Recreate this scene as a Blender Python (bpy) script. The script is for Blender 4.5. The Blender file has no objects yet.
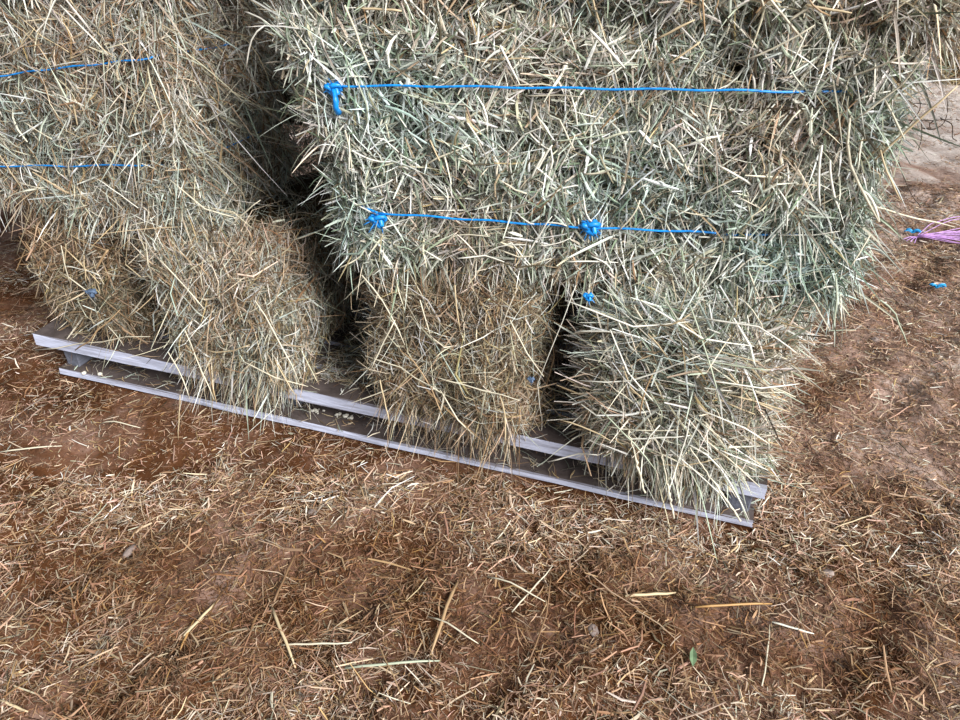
import bpy, math, random
import numpy as np
from mathutils import Matrix, Vector

rng = np.random.default_rng(11)
random.seed(5)
scene = bpy.context.scene
COL = scene.collection
R_ = math.radians

# ------------------------------------------------------------------ camera
CAM_H, PITCH, FPX = 1.12, 33.0, 721.0
cam_d = bpy.data.cameras.new('camera')
cam_d.sensor_fit = 'HORIZONTAL'
cam_d.angle_x = 2 * math.atan(480 / FPX)
cam_d.clip_start = 0.02
cam = bpy.data.objects.new('camera', cam_d)
cam.location = (0, 0, CAM_H)
cam.rotation_euler = (R_(90 - PITCH), 0, 0)
COL.objects.link(cam)
scene.camera = cam

# ------------------------------------------------------------------ light
world = bpy.data.worlds.new('daylight')
scene.world = world
world.use_nodes = True
bg = world.node_tree.nodes['Background']
bg.inputs['Color'].default_value = (0.80, 0.90, 1.0, 1)
bg.inputs['Strength'].default_value = 0.38
sun_d = bpy.data.lights.new('soft_daylight', 'SUN')
sun_d.energy = 6.0
sun_d.angle = R_(30)
sun_d.color = (1.0, 0.98, 0.95)
sun = bpy.data.objects.new('soft_daylight', sun_d)
sun.rotation_euler = Vector((-0.64, 0.68, -0.62)).to_track_quat('-Z', 'Y').to_euler()
COL.objects.link(sun)
vs = scene.view_settings
vs.view_transform = 'Standard'
vs.look = 'None'
vs.gamma = 1
vs.use_curve_mapping = False
vs.exposure = 0.34

# ------------------------------------------------------------------ pixels and the pallet frame
_p = R_(PITCH)
FW = np.array([0, math.cos(_p), -math.sin(_p)])
UP = np.array([0, math.sin(_p), math.cos(_p)])
RT = np.array([1.0, 0, 0])
EYE = np.array([0, 0, CAM_H])


def ray(u, v):
    return FW + RT * (u - 480) / FPX + UP * (360 - v) / FPX


def on_z(u, v, z=0.0):
    d = ray(u, v)
    return EYE + d * ((z - CAM_H) / d[2])


def on_plane(u, v, P, N):
    d = ray(u, v)
    return EYE + d * (np.dot(P - EYE, N) / np.dot(d, N))


PO = np.array([-1.158, 1.653, 0.0])          # left front corner of the pallet on the ground
YAW = R_(-18.44)
PS = np.array([math.cos(YAW), math.sin(YAW), 0])
PN = np.array([-math.sin(YAW), math.cos(YAW), 0])


def W(s, n, z=0.0):
    return PO + PS * s + PN * n + np.array([0, 0, z])


# ------------------------------------------------------------------ helpers
def tag(o, label=None, cat=None, group=None, kind=None):
    if label: o['label'] = label
    if cat: o['category'] = cat
    if group: o['group'] = group
    if kind: o['kind'] = kind
    return o


def link(o, parent=None):
    COL.objects.link(o)
    if parent is not None:
        o.parent = parent
    return o


def empty(name, loc, rz=0.0):
    o = bpy.data.objects.new(name, None)
    o.empty_display_size = 0.1
    o.location = loc
    o.rotation_euler = (0, 0, rz)
    return link(o)


def new_mat(name, rough=0.8, spec=0.3):
    m = bpy.data.materials.new(name)
    m.use_nodes = True
    b = m.node_tree.nodes['Principled BSDF']
    b.inputs['Roughness'].default_value = rough
    b.inputs['Specular IOR Level'].default_value = spec
    return m, m.node_tree, b


def noise_node(nt, scale, detail=6, rough=0.6, dist=0.0, coord='Object', vec_scale=None):
    tc = nt.nodes.new('ShaderNodeTexCoord')
    n = nt.nodes.new('ShaderNodeTexNoise')
    n.inputs['Scale'].default_value = scale
    n.inputs['Detail'].default_value = detail
    n.inputs['Roughness'].default_value = rough
    n.inputs['Distortion'].default_value = dist
    if vec_scale:
        mp = nt.nodes.new('ShaderNodeMapping')
        mp.inputs['Scale'].default_value = vec_scale
        nt.links.new(tc.outputs[coord], mp.inputs['Vector'])
        nt.links.new(mp.outputs['Vector'], n.inputs['Vector'])
    else:
        nt.links.new(tc.outputs[coord], n.inputs['Vector'])
    return n


def ramp(nt, src, stops):
    r = nt.nodes.new('ShaderNodeValToRGB')
    els = r.color_ramp.elements
    while len(els) < len(stops):
        els.new(0.5)
    for e, (p, c) in zip(els, stops):
        e.position = p
        e.color = (*c, 1)
    nt.links.new(src, r.inputs['Fac'])
    return r


def bump(nt, b, src, strength, dist):
    bp = nt.nodes.new('ShaderNodeBump')
    bp.inputs['Strength'].default_value = strength
    bp.inputs['Distance'].default_value = dist
    nt.links.new(src, bp.inputs['Height'])
    nt.links.new(bp.outputs['Normal'], b.inputs['Normal'])


def plain(name, color, rough=0.7, spec=0.3, var=0.25, scale=40):
    m, nt, b = new_mat(name, rough, spec)
    n = noise_node(nt, scale, 3)
    c = np.array(color)
    r = ramp(nt, n.outputs['Fac'], [(0.3, tuple(c * (1 - var))), (0.7, tuple(np.minimum(c * (1 + var), 1)))])
    nt.links.new(r.outputs['Color'], b.inputs['Base Color'])
    return m


M = {}


def straw_material(name, transl=0.10):
    m, nt, b = new_mat(name, 0.55, 0.35)
    at = nt.nodes.new('ShaderNodeAttribute')
    at.attribute_name = 'Col'
    nt.links.new(at.outputs['Color'], b.inputs['Base Color'])
    tr = nt.nodes.new('ShaderNodeBsdfTranslucent')
    nt.links.new(at.outputs['Color'], tr.inputs['Color'])
    mx = nt.nodes.new('ShaderNodeMixShader')
    mx.inputs['Fac'].default_value = transl
    nt.links.new(b.outputs['BSDF'], mx.inputs[1])
    nt.links.new(tr.outputs['BSDF'], mx.inputs[2])
    nt.links.new(mx.outputs['Shader'], nt.nodes['Material Output'].inputs['Surface'])
    return m


M['straw'] = straw_material('hay_straw')
M['litter'] = straw_material('chopped_litter', 0.1)


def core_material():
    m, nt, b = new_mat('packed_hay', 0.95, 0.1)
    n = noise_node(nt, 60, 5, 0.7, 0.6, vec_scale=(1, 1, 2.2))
    r = ramp(nt, n.outputs['Fac'], [(0.3, (0.035, 0.026, 0.014)), (0.55, (0.08, 0.06, 0.035)), (0.75, (0.14, 0.11, 0.07))])  # darkened tone puts the shade of the crevices into the colour
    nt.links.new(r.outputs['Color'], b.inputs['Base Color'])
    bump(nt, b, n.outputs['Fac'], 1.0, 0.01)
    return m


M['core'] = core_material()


def wood_material(name='weathered_pallet_wood', k=1.0):
    m, nt, b = new_mat(name, 0.85, 0.2)
    n = noise_node(nt, 9, 6, 0.65, 0.4, vec_scale=(0.9, 14, 14))
    r = ramp(nt, n.outputs['Fac'], [(0.25, (0.25 * k, 0.25 * k, 0.31 * k)), (0.5, (0.52 * k, 0.55 * k, 0.70 * k)), (0.75, (0.68 * k, 0.73 * k, 0.92 * k))])  # blue of the skylight is put into the wood colour
    # faces that point up: dust and dung, plus overhang shade painted in
    geo = nt.nodes.new('ShaderNodeNewGeometry')
    sep = nt.nodes.new('ShaderNodeSeparateXYZ')
    nt.links.new(geo.outputs['Normal'], sep.inputs[0])
    n2 = noise_node(nt, 22, 5, 0.7)
    r2 = ramp(nt, n2.outputs['Fac'], [(0.3, (0.05, 0.038, 0.036)), (0.7, (0.12, 0.095, 0.09))])
    r3 = ramp(nt, sep.outputs['Z'], [(0.5, (0, 0, 0)), (0.9, (1, 1, 1))])
    mx = nt.nodes.new('ShaderNodeMixRGB')
    nt.links.new(r3.outputs['Color'], mx.inputs['Fac'])
    nt.links.new(r.outputs['Color'], mx.inputs['Color1'])
    nt.links.new(r2.outputs['Color'], mx.inputs['Color2'])
    nt.links.new(mx.outputs['Color'], b.inputs['Base Color'])
    bump(nt, b, n.outputs['Fac'], 0.5, 0.003)
    return m


M['wood'] = wood_material()
M['wood_dark'] = wood_material('dark_stringer_wood', 0.25)  # same wood with its colour scaled much darker


def floor_material():
    m, nt, b = new_mat('dusty_reddish_earth', 0.95, 0.1)
    n1 = noise_node(nt, 3.4, 5, 0.62, 0.6)
    n2 = noise_node(nt, 70, 6, 0.75, 0.2)
    # the trodden aisle to the right of the stack is dustier
    tc = nt.nodes.new('ShaderNodeTexCoord'); sp = nt.nodes.new('ShaderNodeSeparateXYZ')
    nt.links.new(tc.outputs['Object'], sp.inputs[0])
    mr = nt.nodes.new('ShaderNodeMapRange')
    mr.inputs['From Min'].default_value = 0.45; mr.inputs['From Max'].default_value = 1.3
    mr.inputs['To Min'].default_value = 0.0; mr.inputs['To Max'].default_value = 0.2
    nt.links.new(sp.outputs['X'], mr.inputs['Value'])
    ad = nt.nodes.new('ShaderNodeMath'); ad.operation = 'ADD'
    nt.links.new(n1.outputs['Fac'], ad.inputs[0]); nt.links.new(mr.outputs['Result'], ad.inputs[1])
    mr2 = nt.nodes.new('ShaderNodeMapRange')           # sunlit floor beyond the stack, painted paler with distance
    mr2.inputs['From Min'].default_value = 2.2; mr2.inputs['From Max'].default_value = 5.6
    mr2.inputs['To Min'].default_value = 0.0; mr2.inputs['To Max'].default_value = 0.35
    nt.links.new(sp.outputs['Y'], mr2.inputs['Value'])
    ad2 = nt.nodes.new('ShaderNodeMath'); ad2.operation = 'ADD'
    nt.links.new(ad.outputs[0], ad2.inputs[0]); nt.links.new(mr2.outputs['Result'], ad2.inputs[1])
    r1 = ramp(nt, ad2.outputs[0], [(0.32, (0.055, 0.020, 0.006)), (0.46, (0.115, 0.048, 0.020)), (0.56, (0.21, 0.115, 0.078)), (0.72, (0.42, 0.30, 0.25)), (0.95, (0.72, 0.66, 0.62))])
    r2 = ramp(nt, n2.outputs['Fac'], [(0.3, (0.55, 0.5, 0.48)), (0.7, (1.0, 1.0, 1.0))])
    mx = nt.nodes.new('ShaderNodeMixRGB')
    mx.blend_type = 'MULTIPLY'
    mx.inputs['Fac'].default_value = 0.9
    nt.links.new(r1.outputs['Color'], mx.inputs['Color1'])
    nt.links.new(r2.outputs['Color'], mx.inputs['Color2'])
    nt.links.new(mx.outputs['Color'], b.inputs['Base Color'])
    bump(nt, b, n2.outputs['Fac'], 0.8, 0.006)
    return m


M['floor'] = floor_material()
M['roof'] = plain('barn_roof_sheet', (0.22, 0.2, 0.18), 0.7, 0.3)
M['blue'] = plain('blue_poly_twine', (0.006, 0.24, 0.70), 0.4, 0.5, 0.35, 120)
M['blue_faded'] = plain('faded_blue_twine', (0.10, 0.15, 0.24), 0.6, 0.3, 0.4, 120)
M['purple'] = plain('purple_poly_twine', (0.62, 0.36, 0.75), 0.45, 0.4, 0.3, 60)
M['pebble'] = plain('grey_stone', (0.27, 0.215, 0.195), 0.95, 0.1, 0.3, 60)
M['crumb'] = plain('pale_crumbs', (0.6, 0.57, 0.5), 0.8, 0.3, 0.3, 60)
M['wiry'] = plain('dark_wiry_stem', (0.06, 0.04, 0.03), 0.7, 0.3, 0.3, 60)
M['leaf'] = plain('dull_green_leaf', (0.13, 0.2, 0.11), 0.6, 0.3, 0.3, 60)
STALK_COL = {'cream': (0.63, 0.58, 0.45), 'pale': (0.76, 0.74, 0.65), 'straw': (0.54, 0.43, 0.27), 'green': (0.42, 0.46, 0.35),
             'tan': (0.40, 0.27, 0.15), 'brown': (0.22, 0.13, 0.07), 'ochre': (0.45, 0.26, 0.10)}
for k, c in STALK_COL.items():
    M['stalk_' + k] = plain('dry_stalk_' + k, c, 0.5, 0.4, 0.18, 12)


def mesh_np(name, V, Q, mat, col=None, smooth=False):
    """quads Q (n,4) or tris (n,3) from numpy arrays"""
    me = bpy.data.meshes.new(name)
    k = Q.shape[1]
    me.vertices.add(len(V))
    me.vertices.foreach_set('co', np.ascontiguousarray(V, np.float32).ravel())
    me.loops.add(Q.size)
    me.loops.foreach_set('vertex_index', np.ascontiguousarray(Q, np.int32).ravel())
    me.polygons.add(len(Q))
    me.polygons.foreach_set('loop_start', np.arange(0, Q.size, k, dtype=np.int32))
    me.polygons.foreach_set('use_smooth', np.full(len(Q), smooth))
    if col is not None:
        a = me.color_attributes.new('Col', 'FLOAT_COLOR', 'POINT')
        c4 = np.ones((len(V), 4), np.float32)
        c4[:, :3] = col
        a.data.foreach_set('color', c4.ravel())
    me.materials.append(mat)
    me.update(calc_edges=True)
    return me


def tube_mesh(name, pts, rad, mat, sides=6, smooth=True):
    pts = np.asarray(pts, float)
    K = len(pts)
    rad = np.broadcast_to(np.asarray(rad, float), (K,))
    T = np.gradient(pts, axis=0)
    T /= np.linalg.norm(T, axis=1)[:, None] + 1e-9
    ref = np.array([0.31, 0.2, 0.93])
    V = []
    for i in range(K):
        a = np.cross(T[i], ref); a /= np.linalg.norm(a) + 1e-9
        b_ = np.cross(T[i], a)
        for j in range(sides):
            t = 2 * math.pi * j / sides
            V.append(pts[i] + rad[i] * (a * math.cos(t) + b_ * math.sin(t)))
    V.append(pts[0]); V.append(pts[-1])
    F = []
    for i in range(K - 1):
        for j in range(sides):
            j2 = (j + 1) % sides
            F.append((i * sides + j, i * sides + j2, (i + 1) * sides + j2, (i + 1) * sides + j))
    c0, c1 = K * sides, K * sides + 1
    for j in range(sides):
        j2 = (j + 1) % sides
        F.append((c0, j2, j)); F.append((c1, (K - 1) * sides + j, (K - 1) * sides + j2))
    me = bpy.data.meshes.new(name)
    me.from_pydata([tuple(v) for v in V], [], F)
    for p in me.polygons: p.use_smooth = smooth
    me.materials.append(mat)
    return me


class Noise:
    """smooth random field: sum of sinusoids"""
    def __init__(self, seed, freq, n=9):
        r = np.random.default_rng(seed)
        d = r.normal(size=(n, 3)); d /= np.linalg.norm(d, axis=1)[:, None]
        self.k = d * (freq * r.uniform(0.5, 1.6, n))[:, None] * 2 * math.pi
        self.ph = r.uniform(0, 2 * math.pi, n)

    def __call__(self, P):
        return np.sin(P @ self.k.T + self.ph).mean(axis=1) * 2.0    # about -1..1


def ribbons(C, wv, nv, taper, col, folded=0.35):
    """C (N,K,3) centre lines; wv half width vectors; nv ridge vectors. The broader blades are folded (three verts a ring), the rest flat"""
    N, K, _ = C.shape
    t = np.asarray(taper)[None, :, None]
    order = np.argsort(-np.linalg.norm(wv, axis=1))
    nf = int(N * folded)
    Vs, Qs, Cs, off = [], [], [], 0
    for sel, m in ((order[:nf], 3), (order[nf:], 2)):
        n = len(sel)
        if not n:
            continue
        V = np.empty((n, K, m, 3))
        V[:, :, 0] = C[sel] - wv[sel][:, None] * t
        V[:, :, m - 1] = C[sel] + wv[sel][:, None] * t
        if m == 3:
            V[:, :, 1] = C[sel] + nv[sel][:, None] * t
        base = (np.arange(n) * K * m)[:, None, None] + (np.arange(K - 1) * m)[None, :, None] + np.arange(m - 1)[None, None, :]
        Qs.append(np.stack([base, base + 1, base + m + 1, base + m], -1).reshape(-1, 4) + off)
        Vs.append(V.reshape(-1, 3)); Cs.append(np.repeat(col[sel], K * m, axis=0))
        off += n * K * m
    return np.concatenate(Vs), np.concatenate(Qs), np.concatenate(Cs)


PAL = {
    'cream': (0.61, 0.54, 0.42), 'white': (0.80, 0.79, 0.71), 'sage': (0.39, 0.43, 0.36), 'green': (0.24, 0.29, 0.20),
    'grey': (0.52, 0.54, 0.49), 'tan': (0.44, 0.335, 0.22), 'brown': (0.25, 0.16, 0.09), 'gold': (0.52, 0.40, 0.21),
    'dark': (0.09, 0.075, 0.05), 'pink': (0.50, 0.37, 0.30)}



def pick_cols(N, weights, shift=None):
    keys = list(weights)
    w = np.array([weights[k] for k in keys], float); w /= w.sum()
    idx = rng.choice(len(keys), N, p=w)
    c = np.array([PAL[k] for k in keys])[idx]
    c = c * rng.uniform(0.5, 1.3, (N, 1)) * rng.uniform(0.94, 1.06, (N, 3))
    if shift is not None:      # patches leaning green or brown
        c = c * np.stack([1 - 0.10 * shift, 1 + 0.02 * shift, 1 + 0.06 * shift], 1)
    return np.clip(c, 0.01, 0.9)


# ------------------------------------------------------------------ setting: floor and roof
PEBBLE_DIPS = []


def dip_pallet(x, y):
    rx, ry = x - PO[0], y - PO[1]
    s = rx * PS[0] + ry * PS[1]
    n = rx * PN[0] + ry * PN[1]
    return s, n


nz_a, nz_b, nz_c = Noise(3, 1.3), Noise(4, 4.5), Noise(5, 14)


def floor_h(x, y):
    P = np.stack([x, y, np.zeros_like(x)], 1)
    h = 0.014 * nz_a(P) + 0.016 * nz_b(P) + 0.009 * nz_c(P) - 0.008
    s, n = dip_pallet(x, y)
    # level where the pallet stands, worn hollow before its right half
    ds = np.maximum(np.maximum(-0.05 - s, s - 1.87), 0)
    dn = np.maximum(np.maximum(-0.02 - n, n - 1.1), 0)
    m = np.clip(np.hypot(ds, dn) / 0.12, 0, 1)
    h = h * m + (1 - m) * (-0.004)
    h = np.minimum(h, 0.0 + 0.03 * m)
    h -= 0.022 * np.exp(-((n + 0.05) / 0.04) ** 2) * np.clip((s - 1.0) / 0.3, 0, 1) * np.clip((1.95 - s) / 0.15, 0, 1)
    return h


def axis(lo, hi, f0, f1, fine, coarse):
    return np.unique(np.concatenate([np.arange(lo, f0, coarse), np.arange(f0, f1, fine), np.arange(f1, hi + coarse, coarse)]).round(4))


xs = axis(-9, 12, -2.2, 2.6, 0.018, 0.35)
ys = axis(-4, 16, 0.3, 3.2, 0.018, 0.35)
gx, gy = np.meshgrid(xs, ys)
fx, fy = gx.ravel(), gy.ravel()
FV = np.stack([fx, fy, floor_h(fx, fy)], 1)
nx_, ny_ = len(xs), len(ys)
ii = (np.arange(ny_ - 1)[:, None] * nx_ + np.arange(nx_ - 1)[None]).ravel()
FQ = np.stack([ii, ii + 1, ii + 1 + nx_, ii + nx_], 1)
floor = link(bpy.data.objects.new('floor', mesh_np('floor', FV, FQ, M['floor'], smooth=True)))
tag(floor, 'reddish brown earth floor strewn with chopped straw', kind='structure')

# unseen roof of the open barn, placed high to keep zenith light off the stack
rv = np.array([[-7, -1.6, 5.6], [7, -1.6, 5.6], [7, 4.6, 6.2], [-7, 4.6, 6.2]], float)
rv = np.concatenate([rv, rv + [0, 0, 0.06]])
rq = np.array([[0, 3, 2, 1], [4, 5, 6, 7], [0, 1, 5, 4], [1, 2, 6, 5], [2, 3, 7, 6], [3, 0, 4, 7]])
roof = link(bpy.data.objects.new('ceiling', mesh_np('ceiling', rv, rq, M['roof'])))
tag(roof, 'unseen sheet roof of the open hay barn overhead, blocking zenith light', kind='structure')


# ------------------------------------------------------------------ pallet
def plank_mesh(name, lx, ly, lz, seed, mat):
    """box from 0,0,0 with chipped edges along x"""
    r = np.random.default_rng(seed)
    K = 14
    V, F = [], []
    b = 0.0035
    for i in range(K):
        x = lx * i / (K - 1)
        j = r.normal(0, 0.0012, 8)
        if r.random() < 0.2: j[5] -= r.uniform(0.002, 0.005)
        ring = [(0 + j[0], b), (b, 0 + j[1] * 0.5), (ly - b, 0), (ly, b), (ly, lz - b), (ly - b, lz), (b + j[4], lz), (0 + j[2], lz - b + j[5] * 0.6)]
        for yy, zz in ring: V.append((x + (r.normal(0, 0.002) if i in (0, K - 1) else 0), yy, zz))
    for i in range(K - 1):
        for j in range(8):
            j2 = (j + 1) % 8
            F.append((i * 8 + j, (i + 1) * 8 + j, (i + 1) * 8 + j2, i * 8 + j2))
    F.append(tuple(range(8)))
    F.append(tuple(reversed([(K - 1) * 8 + j for j in range(8)])))
    me = bpy.data.meshes.new(name)
    me.from_pydata(V, [], F)
    me.materials.append(mat)
    return me


pallet = empty('pallet', W(0.9, 0.5, 0), YAW)
tag(pallet, 'weathered grey wooden pallet under the stacked hay bales', 'pallet')


def pallet_piece(name, s, n, z, me, rot=0.0):
    o = link(bpy.data.objects.new(name, me), pallet)
    o.location = (s - 0.9, n - 0.5, z)
    o.rotation_euler = (0, 0, rot)
    return o


top_t, bot_t = 0.036, 0.020
P_TOP = 0.118
for i, n in enumerate((0.0, 0.112, 0.224, 0.42, 0.58, 0.74, 0.90)):
    pallet_piece('deck_board', -0.055 if i == 0 else -0.03 + 0.01 * (i % 3), n, P_TOP - top_t, plank_mesh('deck_board', 1.885 if i == 0 else 1.81, 0.10, top_t, 20 + i, M['wood']))
for i, n in enumerate((-0.002, 0.45, 0.90)):
    pallet_piece('bottom_board', 0.0, n, 0.0, plank_mesh('bottom_board', 1.822, 0.10, bot_t, 40 + i, M['wood']))
for i, s in enumerate((0.052, 0.72, 1.81)):
    pallet_piece('stringer', s, 0.055 if i == 1 else 0.024, bot_t, plank_mesh('stringer', 0.94, 0.042, P_TOP - top_t - bot_t, 50 + i, M['wood_dark']), R_(90))


# ------------------------------------------------------------------ stalk meshes shared by many stalk parts
def stalk_variant(i, color):
    r = np.random.default_rng(70 + i)
    K = 6
    t = np.linspace(0, 1, K)
    amp = [0.01, 0.03, 0.06, 0.1, 0.02, 0.16, 0.04, 0.08][i % 8]
    y = amp * 4 * t * (1 - t)
    z = r.normal(0, 0.006, K)
    if i % 4 == 1:                                   # a kinked straw
        y = np.where(t < 0.62, 0, (t - 0.62) * 0.55)
    if i % 4 == 3:
        y += 0.02 * np.sin(t * 6)
    # built one metre long, radius scaled by the object
    pts = np.stack([t, y, z], 1)
    rad = np.array([0.8, 1.0, 0.95, 1.0, 0.85, 0.4])
    return pts, rad, M['stalk_' + color]


_stalk_cache = {}


def stalk_object(name, a, b, radius, color, variant, parent=None, world_inv=None, roll=0.0, flat=0.6):
    """a tapering dry stalk from a to b"""
    a, b = np.asarray(a, float), np.asarray(b, float)
    L = np.linalg.norm(b - a)
    rq_ = max(1, round(radius / 0.0004)); lq = max(1, round(L / 0.03))
    key = (color, variant % 8, rq_, lq)
    if key not in _stalk_cache:
        pts, rad, mat = stalk_variant(variant % 8, color)
        _stalk_cache[key] = tube_mesh('stalk', pts * (lq * 0.03), rad * rq_ * 0.0004, mat, 5)
    o = bpy.data.objects.new(name, _stalk_cache[key])
    x = (b - a) / L
    q = Vector(x).to_track_quat('X', 'Z')
    m = Matrix.Translation(a) @ q.to_matrix().to_4x4() @ Matrix.Rotation(roll, 4, 'X') @ Matrix.Diagonal((L / (lq * 0.03), 1, 1, 1))
    if world_inv is not None:
        m = world_inv @ m
    link(o, parent)
    o.matrix_local = m
    return o


# ------------------------------------------------------------------ hay bales
FACES = {  # origin corner, u, v, normal in a unit box centred on x and y, z from 0
    'front': ((-.5, -.5, 0), (1, 0, 0), (0, 0, 1), (0, -1, 0)),
    'back': ((.5, .5, 0), (-1, 0, 0), (0, 0, 1), (0, 1, 0)),
    'right': ((.5, -.5, 0), (0, 1, 0), (0, 0, 1), (1, 0, 0)),
    'left': ((-.5, .5, 0), (0, -1, 0), (0, 0, 1), (-1, 0, 0)),
    'top': ((-.5, -.5, 1), (1, 0, 0), (0, 1, 0), (0, 0, 1)),
    'bottom': ((-.5, .5, 0), (1, 0, 0), (0, -1, 0), (0, 0, -1))}


def make_bale(label, s0, n0, z0, dims, yaw_rel, counts, cols, mix, lens, width, curl, seed, fringes=(), shear=None,
              lump=0.016, twine_z=(), twine_mat='blue', group='hay bales stacked on the pallet', origin=None, tilt_sd=0.24, patch=1.0, low_bias=1.0, rnd=0.055):
    lx, ly, lz = dims
    D = np.array(dims)
    yaw = YAW + R_(yaw_rel)
    ax = np.array([math.cos(yaw), math.sin(yaw), 0]); ay = np.array([-math.sin(yaw), math.cos(yaw), 0])
    corner = W(s0, n0, z0) if origin is None else np.array(origin, float)
    base = corner + ax * lx / 2 + ay * ly / 2
    root = empty('hay_bale', base, yaw)
    tag(root, label, 'hay bale', group)
    inv = Matrix.Translation(base) @ Matrix.Rotation(yaw, 4, 'Z')
    inv.invert()
    lumpf, lump2, lump3, flow, hue = Noise(seed, 3.2), Noise(seed + 1, 9), Noise(seed + 9, 22), Noise(seed + 2, 5.5), Noise(seed + 3, 2.6)
    holes, holes2 = Noise(seed + 5, 9), Noise(seed + 6, 24)
    sh = shear or (lambda P: P)
    RND = rnd

    def surf(face, U_, V_):
        """point on the lumpy rounded face, for u, v in metres"""
        o, u, v, n = [np.array(a, float) for a in FACES[face]]
        su, sv = abs(D @ u), abs(D @ v)
        P = o * D + np.outer(U_, u) + np.outer(V_, v)
        inset = np.zeros_like(U_)
        for q, sz in ((U_, su), (V_, sv)):
            e = np.clip(np.minimum(q, sz - q), 0, RND)
            inset += RND - np.sqrt(np.maximum(RND ** 2 - (RND - e) ** 2, 0))
        cin = np.zeros_like(U_)
        if face in ('front', 'back', 'left', 'right'):
            for tz in twine_z:
                cin += 0.014 * np.exp(-((P[:, 2] - tz) / 0.02) ** 2)
        h = lump * lumpf(P) + 0.5 * lump * lump2(P) + (0.006 if rnd < 0.07 else 0.013) * lump3(P) - np.minimum(inset, 0.09) - cin
        return P + h[:, None] * n, u, v, n

    VV, QQ, CC, off = [], [], [], 0

    def add(C, wv, nv, taper, col):
        nonlocal off
        V, q, c = ribbons(C, wv, nv, taper, col)
        VV.append(sh(V)); QQ.append(q + off); CC.append(c); off += len(V)

    for face, N in counts.items():
        o, u, v, n = [np.array(a, float) for a in FACES[face]]
        su, sv = abs(D @ u), abs(D @ v)
        U_, V_ = rng.uniform(-0.004, su + 0.004, N), rng.random(N) ** low_bias * (sv + 0.008) - 0.004
        # tufts and hollows
        Q_ = o * D + np.outer(U_, u) + np.outer(V_, v)
        kp = rng.random(N) < np.clip(0.74 + 0.55 * holes(Q_) + 0.35 * holes2(Q_), 0.10, 1)
        U_, V_ = U_[kp], V_[kp]
        N = len(U_)
        P, u, v, n = surf(face, U_, V_)
        # where the straw lies
        ws = np.array([m[2] for m in mix], float); ws /= ws.sum()
        k = rng.choice(len(mix), N, p=ws)
        th = np.radians(np.array([m[0] for m in mix], float)[k] + rng.normal(0, 1, N) * np.array([m[1] for m in mix], float)[k]) + 1.7 * flow(P) * (rng.random(N) < 0.7)
        tilt = rng.normal(0, tilt_sd, N)
        d = np.cos(th)[:, None] * u + np.sin(th)[:, None] * v + tilt[:, None] * n
        d /= np.linalg.norm(d, axis=1)[:, None]
        L = np.clip(rng.lognormal(math.log(lens), 0.5, N), 0.012, 0.22)
        dep = rng.random(N) * 0.048 - 0.004
        c0 = P - dep[:, None] * n
        K = 4
        t = np.linspace(-0.5, 0.5, K)
        bn = rng.normal(0, 1, (N, 3)); bn -= (bn * d).sum(1)[:, None] * d
        bn *= (rng.normal(0, curl, N) * L)[:, None] / (np.linalg.norm(bn, axis=1)[:, None] + 1e-9)
        C = c0[:, None] + d[:, None] * (t[None, :, None] * L[:, None, None]) + bn[:, None] * ((0.5 - 4 * t * t * 0.5)[None, :, None]) * 2
        # keep straws of the under layers from sticking far through other faces
        ro = rng.normal(0, 0.8, N)
        w0 = np.cross(d, n); w0 /= np.linalg.norm(w0, axis=1)[:, None] + 1e-9
        m0 = np.cross(w0, d)
        wd = np.clip(rng.lognormal(math.log(width), 0.42, N), 0.0007, 0.0055) / 2
        wv = (w0 * np.cos(ro)[:, None] + m0 * np.sin(ro)[:, None])
        nv = (-w0 * np.sin(ro)[:, None] + m0 * np.cos(ro)[:, None])
        add(C, wv * wd[:, None], nv * (wd * 0.55)[:, None], [0.55, 1, 0.95, 0.25], pick_cols(N, cols, patch * hue(P)))

    # loose fringes: (face, u0, u1, v0, v1 in metres, count, outward, direction in face (u, v), spread, length, droop)
    for (face, u0, u1, v0, v1, N, outw, du, dv, spread, flen, droop, fw) in fringes:
        P, u, v, n = surf(face, rng.uniform(u0, u1, N), rng.uniform(v0, v1, N))
        d = n * outw + u * du + v * dv + rng.normal(0, spread, (N, 3))
        d /= np.linalg.norm(d, axis=1)[:, None]
        L = np.clip(rng.lognormal(math.log(flen), 0.4, N), 0.02, 0.3)
        K = 5
        t = np.linspace(0, 1, K)
        side = rng.normal(0, curl * 1.5, (N, 3))
        dr = np.array([0, 0, -1.0]) * droop + side
        C = (P - n * 0.02)[:, None] + d[:, None] * (t[None, :, None] * L[:, None, None]) + dr[:, None] * (t * t)[None, :, None] * L[:, None, None]
        w0 = np.cross(d, np.array([0.2, 0.3, 1.0])); w0 /= np.linalg.norm(w0, axis=1)[:, None] + 1e-9
        m0 = np.cross(w0, d)
        ro = rng.uniform(0, math.pi, N)
        wd = np.clip(rng.lognormal(math.log(fw), 0.35, N), 0.0008, 0.005) / 2
        wv = (w0 * np.cos(ro)[:, None] + m0 * np.sin(ro)[:, None])
        nv = (-w0 * np.sin(ro)[:, None] + m0 * np.cos(ro)[:, None])
        add(C, wv * wd[:, None], nv * (wd * 0.55)[:, None], [0.8, 1, 1, 0.8, 0.2], pick_cols(N, cols, patch * hue(P)))

    coat = link(bpy.data.objects.new('straw_coat', mesh_np('straw_coat', np.concatenate(VV), np.concatenate(QQ), M['straw'], np.concatenate(CC))), root)
    tag(coat, kind='stuff')

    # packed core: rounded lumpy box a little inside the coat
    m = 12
    VV, QQ, off = [], [], 0
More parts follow.
